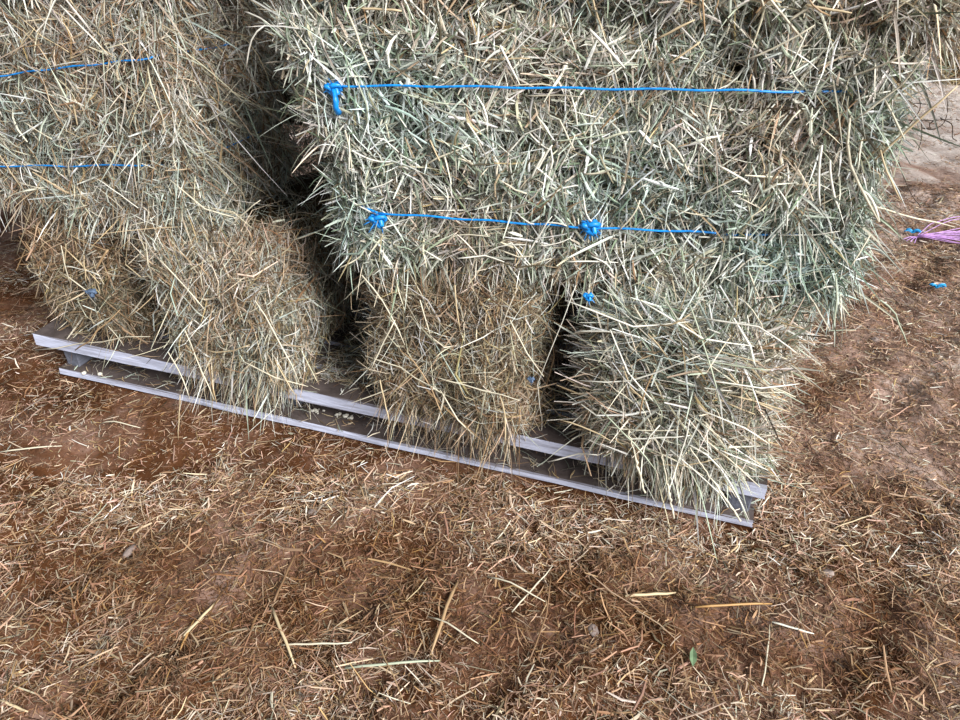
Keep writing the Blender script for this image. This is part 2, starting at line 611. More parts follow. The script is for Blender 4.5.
    for face in FACES:
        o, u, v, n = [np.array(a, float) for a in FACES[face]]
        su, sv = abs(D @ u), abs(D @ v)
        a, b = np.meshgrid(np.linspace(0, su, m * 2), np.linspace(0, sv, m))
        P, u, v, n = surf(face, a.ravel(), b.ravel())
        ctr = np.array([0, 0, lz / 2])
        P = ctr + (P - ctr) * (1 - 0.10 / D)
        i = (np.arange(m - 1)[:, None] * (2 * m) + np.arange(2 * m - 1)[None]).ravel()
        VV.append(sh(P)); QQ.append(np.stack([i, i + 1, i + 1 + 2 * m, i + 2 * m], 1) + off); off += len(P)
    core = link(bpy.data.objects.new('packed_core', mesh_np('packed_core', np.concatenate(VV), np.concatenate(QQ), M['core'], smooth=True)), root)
    return dict(root=root, inv=inv, surf=surf, ax=ax, ay=ay, base=base, D=D, sh=sh)


def face_plane(B, face='front', off=0.0):
    o, u, v, n = [np.array(a, float) for a in FACES[face]]
    nw = B['ax'] * n[0] + B['ay'] * n[1] + np.array([0, 0, n[2]])
    pl = o * B['D']
    P = B['base'] + B['ax'] * pl[0] + B['ay'] * pl[1] + np.array([0, 0, pl[2]])
    return P + nw * off, nw


def px_stalks(B, rows, name='stalk', face='front'):
    """single stalks seen on a bale: pixel ends, how far each end stands off the face, colour, width"""
    for i, (u0, v0, u1, v1, o0, o1, colr, w) in enumerate(rows):
        P0, N = face_plane(B, face, o0)
        P1, _ = face_plane(B, face, o1)
        a, b = on_plane(u0, v0, P0, N), on_plane(u1, v1, P1, N)
        stalk_object(name, a, b, w / 2, colr, (i * 5 + int(u0)) % 8, B['root'], B['inv'], roll=random.uniform(0, 6.28))


def random_stalks(B, face, N, length, colors, seed, ang=(0, 180), width=(0.0022, 0.0042), u_rng=(0.05, 0.95), v_rng=(0.05, 0.95)):
    r = np.random.default_rng(seed)
    o, u, v, n = [np.array(a, float) for a in FACES[face]]
    su, sv = abs(B['D'] @ u), abs(B['D'] @ v)
    for i in range(N):
        P, uu, vv, nn = B['surf'](face, np.array([r.uniform(*u_rng) * su]), np.array([r.uniform(*v_rng) * sv]))
        th = R_(r.uniform(*ang))
        L = r.uniform(0.6, 1.4) * length
        d = uu * math.cos(th) + vv * math.sin(th) + nn * r.uniform(-0.12, 0.12)
        c = B['sh'](P)[0] + nn * 0.012
        a, b = c - d * L / 2, c + d * L / 2
        stalk_object('stalk', a, b, r.uniform(*width) / 2, colors[r.integers(len(colors))], int(r.integers(8)), B['root'], None, roll=r.uniform(0, 6.28))


def bale_twine(B, z, mat, front_pts=None, r=0.0021, name='twine', off=0.006):
    """a loop of twine round the length of a bale at height z; front_pts: world points it follows along the front"""
    lx, ly, lz = B['D']
    if front_pts is None:
        front = [np.array([x, -ly / 2 - off + 0.002 * math.sin(17 * x), z + 0.004 * math.sin(9 * x + z * 7)]) for x in np.linspace(-lx / 2 + 0.06, lx / 2 - 0.06, 24)]
    else:
        front = [np.array(B['inv'] @ Vector(p)) for p in front_pts]
    zf0, zf1 = front[0][2], front[-1][2]
    # tucked into the hay round the corners and along the hidden faces
    rest = [(lx / 2 - 0.035, -ly / 2 + 0.03, zf1), (lx / 2 - 0.02, -ly / 2 + 0.06, zf1), (lx / 2 - 0.018, 0, z), (lx / 2 - 0.02, ly / 2 - 0.06, z), (lx / 2 - 0.06, ly / 2 - 0.02, z), (0, ly / 2 - 0.01, z), (-lx / 2 + 0.06, ly / 2 - 0.02, z),
            (-lx / 2 + 0.02, ly / 2 - 0.06, z), (-lx / 2 + 0.018, 0, z), (-lx / 2 + 0.02, -ly / 2 + 0.06, zf0), (-lx / 2 + 0.035, -ly / 2 + 0.03, zf0)]
    pts = front + [np.array(p) for p in rest] + [front[0]]
    o = link(bpy.data.objects.new(name, tube_mesh(name, pts, r, mat, 6)), B['root'])
    return o


def knot(B, u, v, size, mat, tail=None, seed=0, label=None, fray=10, off=0.008):
    """a knot of twine: wound tube, a hanging tail and frayed fibres, at a pixel on the bale's front"""
    P0, N = face_plane(B, 'front', off)
    c = np.array(B['inv'] @ Vector(on_plane(u, v, P0, N)))
    r = np.random.default_rng(seed)
    t = np.linspace(0, 2 * math.pi, 60)
    tw = 3.0
    pts = np.stack([size * (0.8 * np.cos(2 * t) + 0.35 * np.cos(5 * t)), -size * 0.55 * np.sin(tw * t) - size * 0.2, size * (0.55 * np.sin(2 * t) + 0.35 * np.sin(4 * t + 1))], 1) + c
    root = link(bpy.data.objects.new('knot', tube_mesh('knot', pts, size * 0.40, mat, 6)), B['root'])
    if label: root['label'] = label
    if tail:
        q = np.linspace(0, 1, 9)
        tp = np.stack([tail[0] * q + 0.004 * np.sin(q * 5), -0.006 - 0.014 * np.sin(q * math.pi), tail[1] * q], 1) + c
        link(bpy.data.objects.new('twine_tail', tube_mesh('twine_tail', tp, np.linspace(0.0042, 0.0058, 9), mat, 7)), root)
    for i in range(fray):
        a = r.uniform(0, 6.28)
        d = np.array([math.cos(a), -r.uniform(0.1, 0.8), math.sin(a)]) * size * r.uniform(1.2, 2.1)
        q = np.linspace(0, 1, 4)[:, None]
        link(bpy.data.objects.new('fibre', tube_mesh('fibre', c + d * q + np.array([0, 0, -1]) * q * q * size * 0.4, [0.0011, 0.001, 0.0009, 0.0005], mat, 4)), root)
    return root


# ---- bottom row: four bales laid side by side, ends towards the camera
COL_LOW = {'tan': 2.8, 'cream': 2.6, 'brown': 2.8, 'gold': 0.5, 'grey': 0.8, 'white': 0.6, 'dark': 1.6}
COL_LOW_G = {'tan': 2, 'cream': 3, 'brown': 1.6, 'gold': 0.4, 'grey': 1.6, 'white': 1.0, 'sage': 0.8, 'dark': 1.6}
COL_DIM = {'tan': 2.4, 'cream': 1.6, 'brown': 3.2, 'gold': 0.3, 'grey': 0.4, 'white': 0.3, 'dark': 2.4}  # darker brown mix; shade under the overhanging bale is put into it
COL_PALE = {'cream': 3, 'white': 3.0, 'grey': 2.6, 'tan': 0.8, 'gold': 0.3, 'sage': 2.0, 'green': 1.2, 'brown': 0.5, 'dark': 1.2}
COL_A = {'grey': 3.2, 'sage': 2.4, 'cream': 2.4, 'white': 3.2, 'green': 1.8, 'tan': 0.5, 'gold': 0.15, 'brown': 0.4, 'dark': 1.3}
COL_B = {'grey': 2.8, 'cream': 2.3, 'tan': 1.7, 'white': 1.2, 'sage': 1.4, 'brown': 1.4, 'gold': 0.2, 'dark': 0.9}

Z1 = P_TOP + 0.004
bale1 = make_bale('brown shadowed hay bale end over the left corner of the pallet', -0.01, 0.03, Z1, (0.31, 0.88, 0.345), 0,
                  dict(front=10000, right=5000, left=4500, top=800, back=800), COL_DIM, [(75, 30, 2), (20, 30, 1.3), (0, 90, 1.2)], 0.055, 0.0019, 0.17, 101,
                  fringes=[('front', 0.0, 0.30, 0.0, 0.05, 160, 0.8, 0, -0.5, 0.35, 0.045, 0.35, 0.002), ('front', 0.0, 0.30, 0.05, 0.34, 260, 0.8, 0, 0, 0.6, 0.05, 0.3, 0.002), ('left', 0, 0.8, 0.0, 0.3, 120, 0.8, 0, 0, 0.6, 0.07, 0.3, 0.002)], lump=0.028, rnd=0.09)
bale2 = make_bale('shaggy tan hay bale end, second along the pallet, drooping over the boards', 0.40, -0.04, Z1, (0.37, 0.92, 0.36), 0,
                  dict(front=15000, right=8500, left=2500, top=800, back=800), COL_LOW_G, [(85, 26, 2.2), (40, 26, 1.2), (0, 90, 1.0)], 0.06, 0.0019, 0.17, 121,
                  fringes=[('front', 0.01, 0.35, 0.0, 0.09, 1500, 0.5, 0, -0.8, 0.4, 0.05, 0.5, 0.002), ('front', 0.0, 0.35, 0.05, 0.36, 300, 0.8, 0, -0.2, 0.55, 0.06, 0.4, 0.002), ('right', 0.0, 0.5, 0.0, 0.36, 200, 0.8, 0, 0, 0.6, 0.05, 0.3, 0.002)], lump=0.026, rnd=0.09)
bale3 = make_bale('brown curly hay bale end between the two dark gaps', 0.97, -0.035, Z1, (0.36, 0.9, 0.355), 0,
                  dict(front=18000, right=7500, left=3500, top=800, back=800), COL_LOW, [(80, 26, 2), (135, 26, 1.2), (10, 30, 0.6), (0, 90, 1.0)], 0.06, 0.0018, 0.19, 141,
                  fringes=[('front', 0.01, 0.34, 0.0, 0.09, 1400, 0.5, 0, -0.8, 0.4, 0.045, 0.5, 0.0019), ('front', 0.0, 0.35, 0.05, 0.35, 320, 0.8, 0, -0.2, 0.55, 0.055, 0.4, 0.002), ('right', 0.0, 0.5, 0.0, 0.35, 140, 0.8, 0, 0, 0.6, 0.045, 0.3, 0.002), ('left', 0.4, 0.9, 0.0, 0.35, 140, 0.8, 0, 0, 0.6, 0.045, 0.3, 0.002)], lump=0.026, rnd=0.09)
bale4 = make_bale('pale coarse hay bale end at the right corner of the pallet', 1.45, -0.045, Z1, (0.35, 0.9, 0.365), 0,
                  dict(front=12000, right=6000, left=4500, top=800, back=800), COL_PALE, [(-38, 20, 2.6), (-5, 20, 1.3), (60, 26, 0.9), (0, 90, 0.7)], 0.075, 0.0024, 0.09, 161,
                  fringes=[('front', 0.01, 0.29, 0.0, 0.10, 900, 0.5, 0.4, -0.7, 0.4, 0.05, 0.4, 0.0024), ('front', 0.02, 0.33, 0.04, 0.36, 260, 0.7, 0.3, -0.3, 0.5, 0.065, 0.3, 0.0026), ('right', 0.0, 0.4, 0.02, 0.36, 200, 0.9, 0, 0, 0.45, 0.05, 0.2, 0.0026), ('left', 0.5, 0.9, 0.02, 0.36, 120, 0.8, 0, 0, 0.5, 0.04, 0.2, 0.0024)], lump=0.024, rnd=0.09)


# ---- second layer
def shear_a(P):
    P = P.copy()
    k = np.clip(-P[:, 0] / 0.25 - 0.6, 0, 1)
    P[:, 0] -= k * 0.085 * np.clip((P[:, 2] - 0.15) / 0.3, -0.1, 1.1)
    return P


TW_A = (0.125, 0.355)
Z2 = 0.49
baleA = make_bale('large grey-green hay bale lying lengthwise, bound with two bright blue twines', 0.94, -0.055, Z2, (0.97, 0.40, 0.455), 9.6,
                  dict(front=42000, right=7000, left=11000, bottom=4000, top=800, back=1000), COL_A, [(72, 22, 2.4), (115, 22, 1.4), (25, 25, 0.8), (0, 90, 1.2)], 0.044, 0.0025, 0.09, 201,
                  fringes=[('front', 0.80, 0.95, 0.02, 0.44, 420, 0.5, 0.6, -0.6, 0.4, 0.06, 0.25, 0.003), ('right', 0.0, 0.25, 0.0, 0.44, 360, 0.8, -0.1, -0.5, 0.45, 0.055, 0.3, 0.0028), ('right', 0.0, 0.2, 0.0, 0.12, 130, 0.6, -0.1, -0.8, 0.5, 0.06, 0.4, 0.0026),
                           ('front', 0.5, 0.95, 0.0, 0.05, 360, 0.6, 0.2, -0.7, 0.4, 0.05, 0.35, 0.0027), ('front', 0.0, 0.5, 0.0, 0.05, 300, 0.6, 0, -0.7, 0.4, 0.045, 0.35, 0.0024),
                           ('left', 0.15, 0.4, 0.0, 0.44, 420, 0.8, 0, -0.3, 0.5, 0.06, 0.3, 0.0022), ('front', 0.0, 0.95, 0.05, 0.45, 700, 0.6, 0.0, -0.2, 0.7, 0.045, 0.1, 0.0026)],
                  shear=shear_a, lump=0.017, twine_z=TW_A)
TW_B = (0.15, 0.36)
baleB = make_bale('dull tan hay bale at the left, bound with two blue twines', -0.39, 0.02, 0.475, (0.95, 0.40, 0.455), 0,
                  dict(front=26000, right=14000, left=1500, bottom=2500, top=800, back=800), COL_B, [(75, 24, 2), (125, 24, 1.3), (20, 28, 0.8), (0, 90, 1.2)], 0.052, 0.0019, 0.12, 221,
                  fringes=[('front', 0.8, 0.95, 0.0, 0.45, 380, 0.6, 0.7, -0.3, 0.45, 0.07, 0.3, 0.0023), ('right', 0.0, 0.4, 0.0, 0.45, 600, 0.8, 0, -0.3, 0.5, 0.075, 0.3, 0.0023),
                           ('front', 0.0, 0.95, 0.0, 0.05, 500, 0.7, 0, -0.6, 0.4, 0.05, 0.35, 0.0021), ('front', 0.0, 0.95, 0.05, 0.45, 500, 0.6, 0.0, -0.2, 0.7, 0.05, 0.1, 0.0022)],
                  lump=0.02, twine_z=TW_B)
back = make_bale('shadowed hay bale at the back of the dark gap between the stacks', 0.32, 0.52, 0.51, (0.95, 0.36, 0.43), 0,
                 dict(front=6000, right=800, left=800, top=800, back=800, bottom=800), COL_B, [(75, 28, 2), (0, 90, 1.5)], 0.055, 0.0021, 0.09, 241, lump=0.02)

# ---- third layer: only the under edges show at the top of the picture
baleE = make_bale('hay bale across the top right, sticking out past the one below', 0.935, -0.045, 0.945, (1.05, 0.42, 0.36), 9.6,
                  dict(front=11000, right=4000, left=2000, bottom=5000, top=800, back=800), COL_A, [(60, 26, 2), (120, 26, 1.4), (0, 90, 1.2)], 0.05, 0.0027, 0.08, 261,
                  fringes=[('front', 0.0, 1.04, 0.0, 0.05, 420, 0.5, 0.1, -0.3, 0.6, 0.05, 0.2, 0.0026), ('right', 0.0, 0.4, 0.0, 0.2, 260, 0.8, -0.1, -0.5, 0.5, 0.07, 0.4, 0.0026), ('front', 0.9, 1.04, 0.0, 0.15, 160, 0.6, 0.6, -0.4, 0.5, 0.07, 0.3, 0.0027)], lump=0.02, low_bias=1.8)
baleF = make_bale('hay bale along the very top left, above the dull tan one', -0.38, 0.03, 0.945, (0.97, 0.42, 0.36), 0,
                  dict(front=8000, right=5000, left=800, bottom=2500, top=800, back=800), COL_B, [(75, 26, 2), (120, 26, 1.2), (0, 90, 1.2)], 0.05, 0.0023, 0.09, 281,
                  fringes=[('front', 0.0, 0.97, 0.0, 0.06, 300, 0.6, 0, -0.3, 0.6, 0.05, 0.3, 0.0022), ('right', 0.0, 0.4, 0.0, 0.25, 300, 0.8, 0, -0.4, 0.5, 0.08, 0.3, 0.0022)], lump=0.02, low_bias=1.8)


# ---- twines and knots
def front_path(B, pix, off):
    P0, N = face_plane(B, 'front', 0.0)
    out = []
    for i, (u, v) in enumerate(pix):
        k = off[i] if isinstance(off, (list, tuple)) else off
        out.append(on_plane(u, v, P0 + N * k, N))
    return out


def densify(pix, m):
    pix = np.array(pix, float)
    t = np.linspace(0, len(pix) - 1, m)
    return [tuple(np.array([np.interp(x, range(len(pix)), pix[:, 0]), np.interp(x, range(len(pix)), pix[:, 1])]) + [0, 0.7 * math.sin(x * 7.0)]) for x in t]


up = densify([(336, 86), (420, 86), (520, 87.5), (620, 89), (720, 90), (800, 92)], 30)
lo = densify([(378, 213), (450, 218), (520, 223), (590, 228), (680, 231), (748, 235)], 30)
o_up = [0.013] * 26 + [0.009, 0.006, 0.001, -0.006]
o_lo = [0.013] * 27 + [0.009, 0.003, -0.004]
bale_twine(baleA, TW_A[1], M['blue'], front_path(baleA, up, o_up))
bale_twine(baleA, TW_A[0], M['blue'], front_path(baleA, lo, o_lo))
knot(baleA, 334, 88, 0.0115, M['blue'], tail=(0.010, -0.04), seed=1, label='bright blue knot with a short hanging tail', fray=8)
knot(baleA, 378, 219, 0.0125, M['blue'], seed=2, label='bright blue frayed knot', fray=16)
knot(baleA, 590, 226, 0.0125, M['blue'], seed=3, label='bright blue frayed knot in the middle of the lower twine', fray=18)
upB = densify([(-60, 83), (0, 76), (50, 69), (100, 64), (150, 58)], 22)
loB = densify([(-60, 167), (0, 166), (70, 166), (145, 165)], 22)
bale_twine(baleB, TW_B[1], M['blue'], front_path(baleB, upB, [0.012 + 0.004 * math.sin(i * 1.7) for i in range(20)] + [0.005, 0]), r=0.0019)
bale_twine(baleB, TW_B[0], M['blue'], front_path(baleB, loB, [0.010 + 0.004 * math.sin(i * 2.1 + 1) for i in range(20)] + [0.005, 0]), r=0.0019)
knot(bale4, 588, 296, 0.0070, M['blue'], seed=4, label='small blue knot', fray=3)
knot(bale3, 531, 379, 0.0055, M['blue_faded'], seed=5, label='small grey-blue knot', fray=3, off=0.02)
knot(bale1, 92, 292, 0.0100, M['blue_faded'], seed=6, label='faded grey-blue twine knot', fray=9, off=0.03)

# ---- single stalks that stand out on the bales
px_stalks(baleA, [
    (822, 145, 820, 206, .02, .03, 'pale', .0048), (850, 118, 878, 222, .02, .03, 'cream', .0045), (806, 5, 852, 13, .01, .02, 'straw', .004), (885, 100, 905, 140, .02, .06, 'cream', .0035),
    (500, 45, 520, 85, .012, .02, 'pale', .004), (345, 5, 372, 72, .015, .02, 'cream', .004), (590, 30, 625, 68, .015, .02, 'pale', .0055), (655, 40, 695, 20, .015, .02, 'straw', .004),
    (700, 42, 668, 64, .015, .02, 'straw', .0035), (745, 60, 815, 25, .012, .03, 'cream', .003), (560, 120, 575, 150, .012, .02, 'cream', .0032), (535, 175, 552, 145, .012, .02, 'pale', .0048),
    (530, 180, 545, 152, .012, .02, 'pale', .004), (548, 178, 556, 150, .012, .02, 'pale', .004), (430, 140, 447, 175, .012, .02, 'straw', .0034), (470, 145, 415, 167, .012, .02, 'cream', .003),
    (600, 130, 620, 108, .012, .02, 'tan', .0035), (640, 150, 655, 110, .012, .02, 'cream', .0035), (665, 140, 690, 176, .012, .02, 'cream', .004), (718, 165, 765, 192, .012, .02, 'pale', .004),
    (700, 195, 740, 176, .012, .02, 'cream', .003), (758, 150, 764, 190, .012, .02, 'straw', .0035), (690, 232, 725, 205, .012, .02, 'pale', .0035), (800, 110, 770, 150, .015, .02, 'cream', .0035),
    (830, 160, 838, 208, .02, .03, 'pale', .004), (862, 190, 880, 222, .02, .03, 'pale', .005), (870, 235, 850, 268, .02, .04, 'cream', .0035), (640, 200, 618, 232, .012, .02, 'cream', .003),
    (410, 255, 440, 235, .012, .02, 'green', .003), (500, 250, 532, 262, .012, .03, 'cream', .0035), (720, 255, 700, 290, .012, .03, 'pale', .0035), (745, 262, 760, 300, .012, .04, 'cream', .0035),
    (835, 275, 833, 330, .02, .05, 'green', .003), (805, 290, 830, 330, .02, .05, 'cream', .0035), (880, 150, 900, 200, .03, .05, 'straw', .0035), (845, 78, 905, 55, .02, .06, 'cream', .003),
    (800, 190, 760, 215, .012, .02, 'green', .003), (345, 130, 352, 172, .012, .02, 'cream', .003), (365, 250, 340, 268, .012, .03, 'cream', .003), (480, 60, 530, 58, .012, .02, 'straw', .0032)])
px_stalks(baleA, [(870, 205, 955, 226, .02, -.05, 'cream', .0035), (875, 160, 958, 86, .03, .05, 'straw', .0042), (855, 120, 935, 60, .03, .05, 'cream', .003), (880, 300, 908, 345, .02, 0, 'green', .003)])
random_stalks(baleA, 'front', 70, 0.07, ['cream', 'pale', 'pale', 'green', 'pale'], 301, width=(0.002, 0.0036))
px_stalks(bale4, [
    (565, 300, 680, 345, .03, .04, 'pale', .0028), (640, 300, 745, 365, .03, .05, 'pale', .0028), (690, 305, 720, 405, .03, .05, 'green', .0028),
    (660, 325, 690, 315, .03, .04, 'straw', .0028), (705, 380, 800, 394, .03, .03, 'pale', .0028), (700, 318, 800, 333, .03, .06, 'pale', .0028), (640, 415, 655, 370, .03, .04, 'tan', .0028),
    (610, 330, 640, 400, .03, .04, 'pale', .0028), (700, 360, 770, 370, .03, .04, 'green', .0028),
    (548, 462, 600, 448, .05, .05, 'pale', .0028), (600, 410, 655, 470, .03, .07, 'green', .0028), (660, 425, 640, 490, .05, .08, 'pale', .0028), (690, 420, 665, 500, .05, .08, 'pale', .0028),
    (690, 445, 750, 520, .05, .09, 'pale', .0028), (670, 450, 725, 498, .05, .07, 'pale', .0028), (705, 440, 760, 487, .04, .04, 'cream', .0028), (720, 450, 768, 470, .04, .04, 'pale', .0028),
    (700, 410, 775, 440, .03, .04, 'pale', .0028), (730, 395, 790, 412, .03, .03, 'straw', .0028), (580, 380, 700, 355, .04, .05, 'pale', .003), (620, 440, 690, 436, .05, .05, 'pale', .0028),
    (576, 285, 516, 440, .05, .05, 'pale', .0016), (560, 420, 610, 440, .04, .06, 'straw', .0028)])
random_stalks(bale4, 'front', 60, 0.11, ['cream', 'pale', 'cream', 'green', 'straw'], 302, ang=(-70, 25), width=(0.0018, 0.0036))
random_stalks(bale4, 'right', 20, 0.12, ['cream', 'pale', 'green'], 312)
px_stalks(bale3, [
    (362, 275, 405, 345, .03, .04, 'cream', .003), (395, 320, 370, 372, .03, .05, 'cream', .0034), (365, 356, 445, 395, .03, .06, 'cream', .0032), (400, 350, 445, 420, .03, .06, 'tan', .003),
    (380, 380, 390, 425, .05, .07, 'straw', .003), (440, 390, 470, 440, .05, .08, 'cream', .003), (500, 395, 505, 445, .05, .08, 'straw', .003), (510, 320, 538, 375, .03, .04, 'cream', .003),
    (420, 300, 430, 335, .03, .04, 'cream', .003), (455, 285, 460, 330, .03, .04, 'straw', .003), (430, 375, 520, 400, .04, .06, 'cream', .0028)])
random_stalks(bale3, 'front', 45, 0.07, ['cream', 'straw', 'tan', 'cream', 'brown'], 303, ang=(30, 150), width=(0.0014, 0.0026))
px_stalks(bale2, [
    (160, 260, 205, 310, .03, .04, 'cream', .003), (185, 330, 215, 400, .04, .06, 'cream', .003), (205, 350, 250, 345, .04, .05, 'straw', .003), (255, 300, 300, 382, .03, .06, 'cream', .003),
    (180, 395, 178, 440, .06, .09, 'straw', .0026), (240, 360, 300, 390, .04, .06, 'cream', .003), (168, 352, 190, 400, .05, .06, 'cream', .003), (275, 360, 295, 395, .04, .06, 'straw', .003)])
random_stalks(bale2, 'front', 40, 0.07, ['cream', 'straw', 'tan', 'pale'], 304, ang=(30, 150), width=(0.0014, 0.0026))
px_stalks(bale1, [(158, 268, 125, 320, .05, .05, 'cream', .004), (35, 350, 150, 335, .04, .05, 'cream', .003), (108, 250, 96, 270, .03, .04, 'tan', .006), (60, 265, 100, 275, .03, .05, 'pale', .0034), (75, 350, 120, 310, .05, .05, 'tan', .004)])
random_stalks(bale1, 'front', 40, 0.085, ['cream', 'straw', 'tan', 'brown'], 305, width=(0.002, 0.0034))
px_stalks(baleB, [(60, 5, 108, 55, .02, .03, 'pale', .003), (245, 12, 270, 25, .03, .05, 'pale', .0034), (265, 25, 246, 68, .05, .05, 'pale', .003), (170, 180, 228, 228, .03, .04, 'cream', .003),
                  (228, 228, 260, 200, .04, .04, 'cream', .003), (295, 240, 325, 228, -.02, 0, 'cream', .0036)])
random_stalks(baleB, 'front', 45, 0.085, ['cream', 'straw', 'tan', 'pale'], 306, width=(0.0014, 0.0026), u_rng=(0.3, 0.97))
random_stalks(baleB, 'right', 40, 0.10, ['cream', 'pale', 'green'], 307, width=(0.0014, 0.0026))
random_stalks(baleE, 'front', 40, 0.09, ['cream', 'pale', 'straw', 'tan'], 308, v_rng=(0.0, 0.3))
random_stalks(baleE, 'right', 15, 0.10, ['cream', 'straw', 'tan'], 309, v_rng=(0.0, 0.3))
random_stalks(baleF, 'front', 12, 0.08, ['cream', 'straw'], 310, v_rng=(0.0, 0.3))


# seed heads hanging from the pale bale
def seed_head(B, u0, v0, u1, v1, o0, o1, seed):
    P0, N = face_plane(B, 'front', o0); P1, _ = face_plane(B, 'front', o1)
    a, b = on_plane(u0, v0, P0, N), on_plane(u1, v1, P1, N)
    r = np.random.default_rng(seed)
    pts, rad = [], []
    for i in range(22):
        t = i / 21
        pts.append(np.array(B['inv'] @ Vector(a + (b - a) * t + r.normal(0, 0.0008, 3))))
        rad.append(0.0012 if t < 0.45 else (0.0036 if i % 2 else 0.0020) * (1.15 - 0.5 * t))
    link(bpy.data.objects.new('seed_head', tube_mesh('seed_head', pts, rad, M['stalk_cream'], 6)), B['root'])


seed_head(bale4, 690, 448, 741, 521, .06, .09, 1)
seed_head(bale4, 662, 455, 674, 518, .06, .09, 2)
seed_head(bale4, 628, 430, 645, 492, .06, .09, 3)

# dark wiry stems at the right end of the big bale
wire_px = [[(884, 92), (900, 104), (915, 103), (931, 105)], [(890, 112), (905, 120), (925, 121), (952, 119)], [(889, 130), (905, 128), (915, 118), (921, 108), (919, 98)],
           [(922, 128), (934, 130), (944, 124), (948, 112), (947, 98)], [(921, 118), (922, 130), (921, 142), (918, 150)], [(935, 120), (929, 124), (931, 130)], [(896, 150), (903, 136), (899, 120), (903, 108)],
           [(898, 160), (904, 178), (912, 196), (921, 207)], [(940, 118), (953, 124), (952, 138), (957, 141)]]
for i, pix in enumerate(wire_px):
    P0, N = face_plane(baleA, 'front', 0.01)
    P = [on_plane(u, v, P0 - N * (0.06 + 0.02 * math.sin(i + j)), N) for j, (u, v) in enumerate(pix)]
    P = np.array([np.array(baleA['inv'] @ Vector(p)) for p in P])
    t = np.linspace(0, len(P) - 1, 14)
    Q = np.stack([np.interp(t, range(len(P)), P[:, k]) for k in range(3)], 1)
    Q[1:-1] = (Q[:-2] + Q[1:-1] * 2 + Q[2:]) / 4
    link(bpy.data.objects.new('wiry_stem', tube_mesh('wiry_stem', Q, np.linspace(0.0010, 0.0006, 14), M['wiry'], 5)), baleA['root'])['label'] = 'dark wiry plant stem'

# ---- a bale far off on the bright floor, seen past the stack
far = make_bale('far golden hay bale on the bright floor beyond the stack', 0, 0, 0, (1.0, 0.45, 0.40), 0,
                dict(front=2500, right=800, left=800, top=1200), {'gold': 3, 'tan': 2, 'cream': 1, 'brown': 1}, [(70, 40, 1), (0, 90, 1)], 0.09, 0.005, 0.08, 401, group=None, origin=on_z(936, 84, 0.0) + np.array([0, 0, -0.005]), lump=0.02)

# ------------------------------------------------------------------ loose hay lying on the pallet and the straw litter on the floor
def litter_mesh(name, P, L, wd, th, tilt, roll, bend, col, mat):
    N = len(P)
    d = np.stack([np.cos(th) * np.cos(tilt), np.sin(th) * np.cos(tilt), np.sin(tilt)], 1)
    z = np.array([0, 0, 1.0])
    w0 = np.cross(d, z); w0 /= np.linalg.norm(w0, axis=1)[:, None]
    m0 = np.cross(w0, d)
    wv = w0 * np.cos(roll)[:, None] + m0 * np.sin(roll)[:, None]
    nv = -w0 * np.sin(roll)[:, None] + m0 * np.cos(roll)[:, None]
    t = np.array([-0.5, 0.0, 0.5])
    C = P[:, None] + d[:, None] * (t[None, :, None] * L[:, None, None]) + (w0 * (bend * L)[:, None])[:, None] * np.array([0, 1, 0])[None, :, None]
    V, q, c = ribbons(C, wv * (wd / 2)[:, None], nv * (wd * 0.25)[:, None], [0.7, 1, 0.5], col, 0.1)
    return mesh_np(name, V, q, mat, c)


_t1, _t2 = Noise(33, 1.0), Noise(34, 3.0)


def dirt_sun_tint(P):
    """straw lying in damp rusty earth is stained darker and redder than straw in dry dust; far sunlight is painted in too"""
    P = P * np.array([1, 1, 0])
    r = np.clip(0.8 * _t1(P) + 1.2 * _t2(P) - 0.7 * np.clip((P[:, 0] - 0.5) / 0.8, 0, 1), -0.6, 1.0)
    pale = np.clip((P[:, 1] - 3.4) / 1.4, 0, 1)[:, None]            # far sunlit straw, its brightness painted into the colour
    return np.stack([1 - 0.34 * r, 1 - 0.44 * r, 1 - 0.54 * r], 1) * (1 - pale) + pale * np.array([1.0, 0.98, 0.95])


N1, N2, N3, N4 = 105000, 48000, 42000, 40000
# the floor round the stack, the nearer strip again, and thinner beyond on the right
px_ = np.concatenate([rng.uniform(-2.1, 1.9, N1), rng.uniform(-1.1, 1.2, N2), rng.uniform(0.5, 4.6, N3), rng.uniform(0.5, 2.2, N4)])
py_ = np.concatenate([rng.uniform(0.15, 2.6, N1), rng.uniform(0.5, 1.25, N2), rng.uniform(1.3, 6.5, N3), rng.uniform(0.8, 3.0, N4)])
s_, n_ = dip_pallet(px_, py_)
dens = Noise(31, 1.6)(np.stack([px_, py_, py_ * 0], 1)) + 0.6 * Noise(32, 5)(np.stack([px_, py_, py_ * 0], 1))
bare = np.exp(-(((px_ - 1.02) / 0.22) ** 2 + ((py_ - 1.5) / 0.28) ** 2))        # trodden patch right of the pallet
keep = (rng.random(len(px_)) < np.clip(0.62 + 0.42 * dens - 0.3 * bare, 0.32, 1)) & ~((s_ > -0.01) & (s_ < 1.83) & (n_ > -0.004) & (n_ < 1.0))
px_, py_, s_, n_ = px_[keep], py_[keep], s_[keep], n_[keep]
N = len(px_)
big = rng.random(N) < 0.16
long_ = rng.random(N) < 0.025
L = np.where(big, rng.lognormal(math.log(0.034), 0.45, N), rng.lognormal(math.log(0.017), 0.45, N)).clip(0.005, 0.11)
L = np.where(long_, rng.uniform(0.05, 0.10, N), L)
wd = np.where(big, rng.lognormal(math.log(0.0021), 0.4, N), rng.lognormal(math.log(0.0014), 0.35, N)).clip(0.0007, 0.006)
dist = np.hypot(px_, py_)
wd *= np.clip(dist / 2.6, 1, 2.2)
tilt = rng.normal(0, 0.16, N) * np.where(long_, 0.3, 1)
